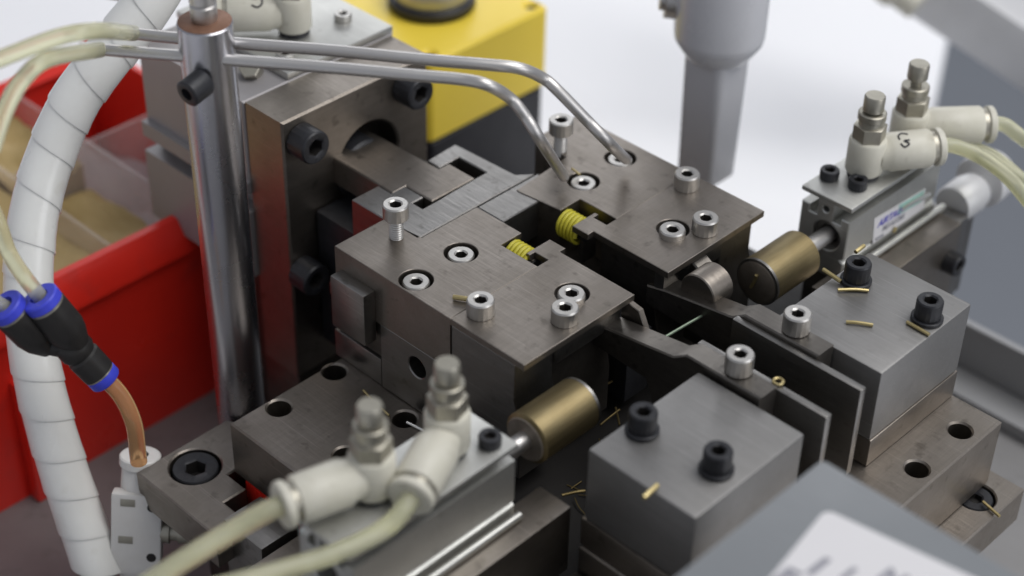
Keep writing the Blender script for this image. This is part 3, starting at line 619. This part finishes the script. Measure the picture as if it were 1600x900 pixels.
part('web', G().lathe(at(84, 536, t=k), (J-at(84, 536, t=k)), [(-3, 1.5), (-1.5, 3.2), (3, 3.4), (5, 2)]), 'blackpl', t)
for P, d, r in ((A, dA, 4.9), (B, dB, 4.8), (C_, dC, 4.2)):
    part('seal_ring', G().lathe(P, d, [(1.1, r*0.97), (1.9, r*0.97)]), 'nickel', t)
    part('blue_collar', G().lathe(P, d, [(1.2, r*0.9), (0.9, r), (-1.2, r), (-1.6, r*0.93), (-1.6, 2.45), (1.0, 2.3)], caps=False), 'blue', t)

# white in-line speed controller under the orange tube
t = thing('inline_controller', 'white upright in-line air fitting below the orange tube, beside the base plate', 'air fitting', at(220, 800, t=505))
top, bot = at(219, 716, t=486), at(216, 930, t=502); d = (bot-top).normalized()
part('collar', G().lathe(top, d, [(-1.2, 2.3), (-1.2, 5.2), (-0.8, 5.6), (1.4, 5.6), (1.8, 5.1), (1.8, 2.3)], caps=False), 'white_pl', t)
part('neck', G().lathe(top, d, [(1.8, 4.5), (2.6, 4.9), (9, 5.2), (34, 5.4), (38, 5.0), (42, 5.6), (46, 5.6)]), 'white_pl', t)
side = CR - d*CR.dot(d); side.normalize(); nrm = d.cross(side).normalized()
if nrm.dot(CF) > 0: nrm = -nrm
def obox(o, ex, ey, ez, dims, bev=0.5):
    g = G().box(dims[0], dims[1], dims[2], dims[3], dims[4], dims[5], bev)
    return g.xf(Matrix(((ex.x, ey.x, ez.x, o.x), (ex.y, ey.y, ez.y, o.y), (ex.z, ey.z, ez.z, o.z), (0, 0, 0, 1))))
part('flange', obox(top, side, d, nrm, (-6.6, 7.2, 8, 33, 2.2, 6.4), 0.8), 'white_pl', t)
for u, v in ((4.6, 11.5), (4.6, 27)):
    part('flange_hole', G().lathe(top+side*u+d*v+nrm*6.42, nrm, [(0, 1.35), (0.05, 1.3)], 20), 'hole', t)
for u, v in ((-2, 10.5), (-2.5, 22)):
    part('moulded_mark', obox(top+nrm*6.45, side, d, nrm, (u-2, u+2, v-1.1, v+1.1, -0.2, 0.05), 0.02), 'nickel', t)
part('adjuster', G().lathe(top+side*6+d*20+nrm*3, side, [(0, 3.2), (3.2, 3.6), (3.4, 2.8), (5.5, 2.8), (5.6, 3.3), (9.5, 3.3), (10, 2.8)], 28), 'nickel', t)

# ================================================================== red parts bin with dividers
t = thing('parts_bin', 'bright red plastic parts bin at left behind the white hose', 'bin', (-215, 0, -104.9))
yl, yr = -118, 48
part('front_wall', G().prism([(-150.6, -104.9), (-148.6, -104.9), (-148.2, -47), (-146.2, -46), (-146.2, -44.4), (-151.8, -36.2), (-154.4, -36.2), (-151, -46)], [], yl, yr, 0.3, 'y'), 'red', t)
part('rear_wall', G().prism([(-256, -104.9), (-253.5, -104.9), (-251, -38), (-248.8, -37), (-255, -35), (-258, -38)], [], yl, yr, 0.3, 'y'), 'red', t)
part('left_wall', G().box(-254, -151, yl, yl+2.5, -104.9, -38, 0.4), 'red', t)
part('right_wall', G().box(-254, -151, yr-2.5, yr, -104.9, -30, 0.4), 'red', t)
part('bottom', G().box(-254, -150.7, yl+2.6, yr-2.6, -104.8, -102.5, 0.3), 'red', t)
part('rib', G().box(-148.5, -143.5, -58, -53, -104.9, -60, 0.8), 'red', t)
for y, zt in ((-14.5, -37), (12.5, -35)):
    part('divider', G().box(-251, -152.5, y-0.8, y+0.8, -102, zt, 0.3), 'clear', t)
part('divider', G().box(-206.8, -205.2, -13.6, 45, -102, -36, 0.3), 'clear', t)
def heap(x0, x1, y0, y1, zb, zt, seed, amp=5):
    rnd = random.Random(seed); nx, ny = 26, 26; g = G(); vs = []
    ph = [rnd.uniform(0, 6) for _ in range(6)]
    for i in range(nx+1):
        for j in range(ny+1):
            u, v = i/nx, j/ny
            h = amp*(math.sin(3*u*3.1+ph[0])*math.cos(2.3*v*3.1+ph[1])*0.6+rnd.uniform(-0.12, 0.12))
            vs.append((x0+(x1-x0)*u, y0+(y1-y0)*v, zt+h))
    fs = [(i*(ny+1)+j, (i+1)*(ny+1)+j, (i+1)*(ny+1)+j+1, i*(ny+1)+j+1) for i in range(nx) for j in range(ny)]
    ring = [i*(ny+1) for i in range(nx+1)]+[nx*(ny+1)+j for j in range(1, ny+1)]+[i*(ny+1)+ny for i in range(nx-1, -1, -1)]+[j for j in range(ny-1, 0, -1)]
    o = len(vs); vs += [(vs[k][0], vs[k][1], zb) for k in ring]; n = len(ring)
    fs += [(ring[k], ring[(k+1) % n], o+(k+1) % n, o+k) for k in range(n)]
    return g.add(vs, fs)
solo('brass_blanks', heap(-250, -153, -115, -15.6, -100, -45, 3, 3), 'tan', 'tan heap of small brass blanks in the left compartment of the red bin', 'blanks', (-220, -65, -56), kind='stuff')
solo('brass_blanks', heap(-250, -208, -13.4, 11.4, -100, -44, 4, 3), 'tan', 'tan heap of small brass blanks in the middle compartment of the bin', 'blanks', (-260, 0, -52), kind='stuff')
solo('brass_blanks', heap(-204, -153, -13.4, 11.4, -100, -52, 5, 3), 'tan', 'brass blanks heaped behind the front wall of the red bin', 'blanks', (-190, 0, -66), kind='stuff')
solo('plastic_bag', heap(-250, -153, 14, 45, -100, -70, 6, 8), 'bag', 'milky plastic bag lying in the right compartment of the red bin', 'bag', (-190, 44, -74))

# ================================================================== emergency stop box
ex_, ey_ = -164, 126
t = thing('emergency_stop_box', 'yellow and black push button box standing behind the clamps', 'switch box', (ex_, ey_, -112.9))
h = 28
def rrect(cx, cy, w_, r, n=6):
    o = []
    for qx_, qy_, a0_ in ((1, 1, 0), (-1, 1, 90), (-1, -1, 180), (1, -1, 270)):
        for i in range(n+1):
            q = math.radians(a0_+90*i/n); o.append((cx+qx_*(w_-r)+r*math.cos(q), cy+qy_*(w_-r)+r*math.sin(q)))
    return o
part('yellow_cover', G().prism(rrect(ex_, ey_, h, 2.5), [circ(ex_+x, ey_+y, 1.9, 16) for x in (-23.5, 23.5) for y in (-23.5, 23.5)], -43, -12, 1.2), 'yellow', t)
part('black_base', G().prism(rrect(ex_, ey_, h-0.6, 2.5), [], -112.8, -43.1, 0.8), 'navy', t)
for x in (-23.5, 23.5):
    for y in (-23.5, 23.5): part('cover_screw', G().cyl((ex_+x, ey_+y, -20), (ex_+x, ey_+y, -13.2), 1.85), 'recess', t)
part('collar', G().lathe((ex_, ey_, -12), (0, 0, 1), [(0, 14.4), (0.6, 14.8), (3.0, 14.8), (3.6, 14.0)], 40), 'blackpl', t)
part('push_button', G().lathe((ex_, ey_, -8.5), (0, 0, 1), [(0, 12.6), (3, 13), (6, 12.8), (9, 11), (10, 8)], 40), 'alu', t)

# ================================================================== hanging grey nozzle
t = thing('hanging_nozzle', 'grey translucent tool nozzle hanging down behind the rear clamp head', 'nozzle', at(1125, 60, t=556))
c = at(1104, 250, t=560); cx_, cy_, cz_ = c.x, c.y, c.z
e1 = Vector((1, 0, 0)); e2 = Vector((0, 1, 0))
g = G(); n = 40
def sec(z, r, flat=0.86, top=None):
    o = []
    for i in range(n):
        q = 2*math.pi*i/n+math.radians(22); x = max(-flat*r, min(flat*r, r*math.cos(q))); y = max(-flat*r, min(flat*r, r*math.sin(q)))
        o.append(Vector((cx_+x, cy_+y, z)))
    return o
zb = cz_-6
rows = [[Vector((p.x, p.y, zb+ (0.0 if True else 0))) for p in sec(zb, 8.0, 0.72)], sec(zb+1.2, 9.0, 0.72), sec(zb+44.5, 9.6, 0.80)]
vs = [p for r_ in rows for p in r_]; fs = [(a_*n+i, a_*n+(i+1) % n, (a_+1)*n+(i+1) % n, (a_+1)*n+i) for a_ in range(len(rows)-1) for i in range(n)]
fs.append(tuple(range(n-1, -1, -1))); fs.append(tuple((len(rows)-1)*n+i for i in range(n)))
part('tip', G().add(vs, fs), 'nozzle', t)
part('collar', G().lathe((cx_, cy_, zb), (0, 0, 1), [(44, 9.8), (49.5, 13.4), (52, 13.8), (95, 14.0), (96, 13)], 40), 'nozzle', t)
part('clamp_screw', G().lathe((cx_-13.0, cy_-8.0, zb+60), (-0.75, -0.66, 0.1), [(-2, 5.6), (1.5, 5.6), (1.6, 3.4), (3.2, 3.4), (3.4, 2.4)], 24), 'stainless', t)
part('hanger', G().lathe((cx_, cy_, zb+96), (0, 0, 1), [(0, 9), (500, 9)], 28), 'alu_grey', t)

# ================================================================== grey cover with a label, foreground right
t = thing('label_cover', 'grey painted box cover with a white label in the lower right foreground', 'cover', (118, -40, -104.9))
c0 = at(1285, 714, z=20)
part('housing', G().box(c0.x, 175, -120, c0.y, -104.9, 20, 1.6), 'cover', t)
l0, l1, l3 = at(1290, 796, z=20), at(1515, 900, z=20), at(1188, 900, z=20)
ux = (l1-l0).normalized(); uy = (l3-l0); uy = (uy-ux*uy.dot(ux)).normalized()
def lq(u, v): p_ = l0+ux*u+uy*v; return (p_.x, p_.y)
R_ = 2.2; pl = [lq(R_-R_*math.cos(a_), R_-R_*math.sin(a_)) for a_ in [math.pi/2*i/6 for i in range(7)]] + [lq(46, 0), lq(46, 62), lq(0, 62)]
lb = part('label', G().prism(pl, [], 20.02, 20.14, 0.02), 'paper', t)
ty = -uy
for txt, px, py, sz in (('I', 1258, 892, 8.0), ('l', 1312, 902, 5.5), ('N', 1368, 904, 6.0), ('o', 1400, 926, 6.0), ('F', 1205, 905, 7.0)):
    o_ = at(px, py, z=20.17)
    part('print', text_geo(txt, sz, o_, ux, -uy, 0.2, 0.35, 0.02), 'inkgrey', lb)

# ================================================================== gold wire scraps lying about
def pin(a, b, r, m, label):
    a = Vector(a); b = Vector(b)
    g = G().tube([a, a.lerp(b, random.uniform(0.35, 0.65))+Vector((random.uniform(-0.25, 0.25), random.uniform(-0.25, 0.25), 0.1))*min(1.6, (b-a).length/5), b], r, 8, 3)
    solo('wire_scrap', g, m, label, 'wire scrap', (a+b)/2, 'loose wire scraps')
def pinz(x0, y0, x1, y1, z, r, m, label, z1=None): pin(at(x0, y0, z=z), at(x1, y1, z=z if z1 is None else z1), r, m, label)
pinz(708, 464, 736, 468, 0.75, 0.65, 'pin', 'thick gold scrap touching a proud screw on the front clamp head')
pinz(568, 610, 608, 649, -38.0, 0.35, 'pin', 'long thin gold scrap on the lower plate pointing at a hole')
pinz(636, 660, 664, 674, -37.9, 0.4, 'silver', 'silver scrap on the lower plate right of the hole')
pinz(1045, 562, 1024, 611, -14, 0.55, 'pin', 'gold scrap leaning upright in the dark gap left of the near block', -22)
pinz(962, 592, 925, 613, -33.6, 0.3, 'dull_pin', 'dull gold scrap deep in the gap beside the front brass pusher')
pinz(968, 640, 938, 664, -33.6, 0.3, 'dull_pin', 'faint gold scrap low in the gap right of the front brass pusher')
pinz(962, 637, 968, 664, -33.6, 0.3, 'dull_pin', 'short faint gold scrap crossing another low in the gap')
pinz(1286, 421, 1314, 440, -1.6, 0.6, 'pin', 'gold scrap lying left of the upper black screw on the far block', -2.3)
pinz(1309, 453, 1357, 454, -2.4, 0.48, 'pin', 'gold scrap lying below the upper black screw on the far block')
pinz(1322, 503, 1364, 508, -2.45, 0.48, 'pin', 'gold scrap alone in the middle of the far block')
pinz(1417, 503, 1452, 523, -2.45, 0.48, 'pin', 'gold scrap below the lower black screw on the far block')
pinz(1337, 394, 1350, 384, -2.0, 0.6, 'pin', 'gold scrap behind the upper black screw on the far block')
pin(at(1173, 449, y=81.4), at(1182, 430, y=81.4), 0.5, 'pin', 'gold scrap stuck on the oily end of the rear brass pusher')
pinz(1006, 778, 1027, 758, -2.2, 0.62, 'pin', 'blurred gold scrap hanging over the edge of the near block')
pinz(878, 774, 914, 767, -33.6, 0.4, 'dull_pin', 'dull brownish scrap left of the near block')
pinz(1536, 784, 1562, 807, -55.9, 0.45, 'pin', 'gold scrap across the black socket in the lower base plate')
pinz(893, 263, 906, 273, 2.2, 0.35, 'pin', 'tiny gold scrap leaning into the flush screw of the rear clamp', 0.3)
pin(at(1409, 328, x=16.1), at(1452, 303, x=16.1), 0.6, 'silver', 'silver wire scrap lying across the printed label')
pin(at(1470, 341, x=16.8), at(1488, 327, x=16.8), 0.55, 'pin', 'gold scrap at the end of the light rod by the micrometer')
pin(at(1396, 363, x=16.0), at(1400, 355, x=16.0), 0.5, 'pin', 'tiny gold scrap under the lower edge of the printed label')
g = G(); c = at(1216, 596, z=-1.8); g.tube([c+Vector((1.2*math.cos(q), 1.2*math.sin(q), 0)) for q in [i*math.pi/5 for i in range(11)]], 0.4, 8, 2)
solo('wire_ring', g, 'pin', 'tiny gold wire ring on the near blade arm', 'wire scrap', c, 'loose wire scraps')
pinz(1040, 526, 1118, 482, -9, 0.40, 'wire_green', 'greenish steel wire stretched across the gap between the two arms')

# fine gold swarf lying in the dark gaps
rnd = random.Random(11); g = G()
def swarf(n, x0, x1, y0, y1, z, la, lb):
    for _ in range(n):
        p = Vector((rnd.uniform(x0, x1), rnd.uniform(y0, y1), z+rnd.uniform(0.1, 0.9))); q = rnd.uniform(0, math.pi); L = rnd.uniform(la, lb)
        e = Vector((math.cos(q)*L, math.sin(q)*L, rnd.uniform(-0.05, 0.5)*L*0.4)); b = Vector((-math.sin(q), math.cos(q), 0.2))*rnd.uniform(-0.2, 0.2)*L
        g.tube([p, p+e*0.5+b, p+e], rnd.uniform(0.10, 0.24), 5, 3)
swarf(26, 2, 26, 2, 44, -44.4, 1.5, 6)
solo('gold_swarf', g, 'dull_pin', 'fine dull gold wire swarf in the dark gap behind the front brass pusher', 'swarf', (12, 20, -44), kind='stuff')
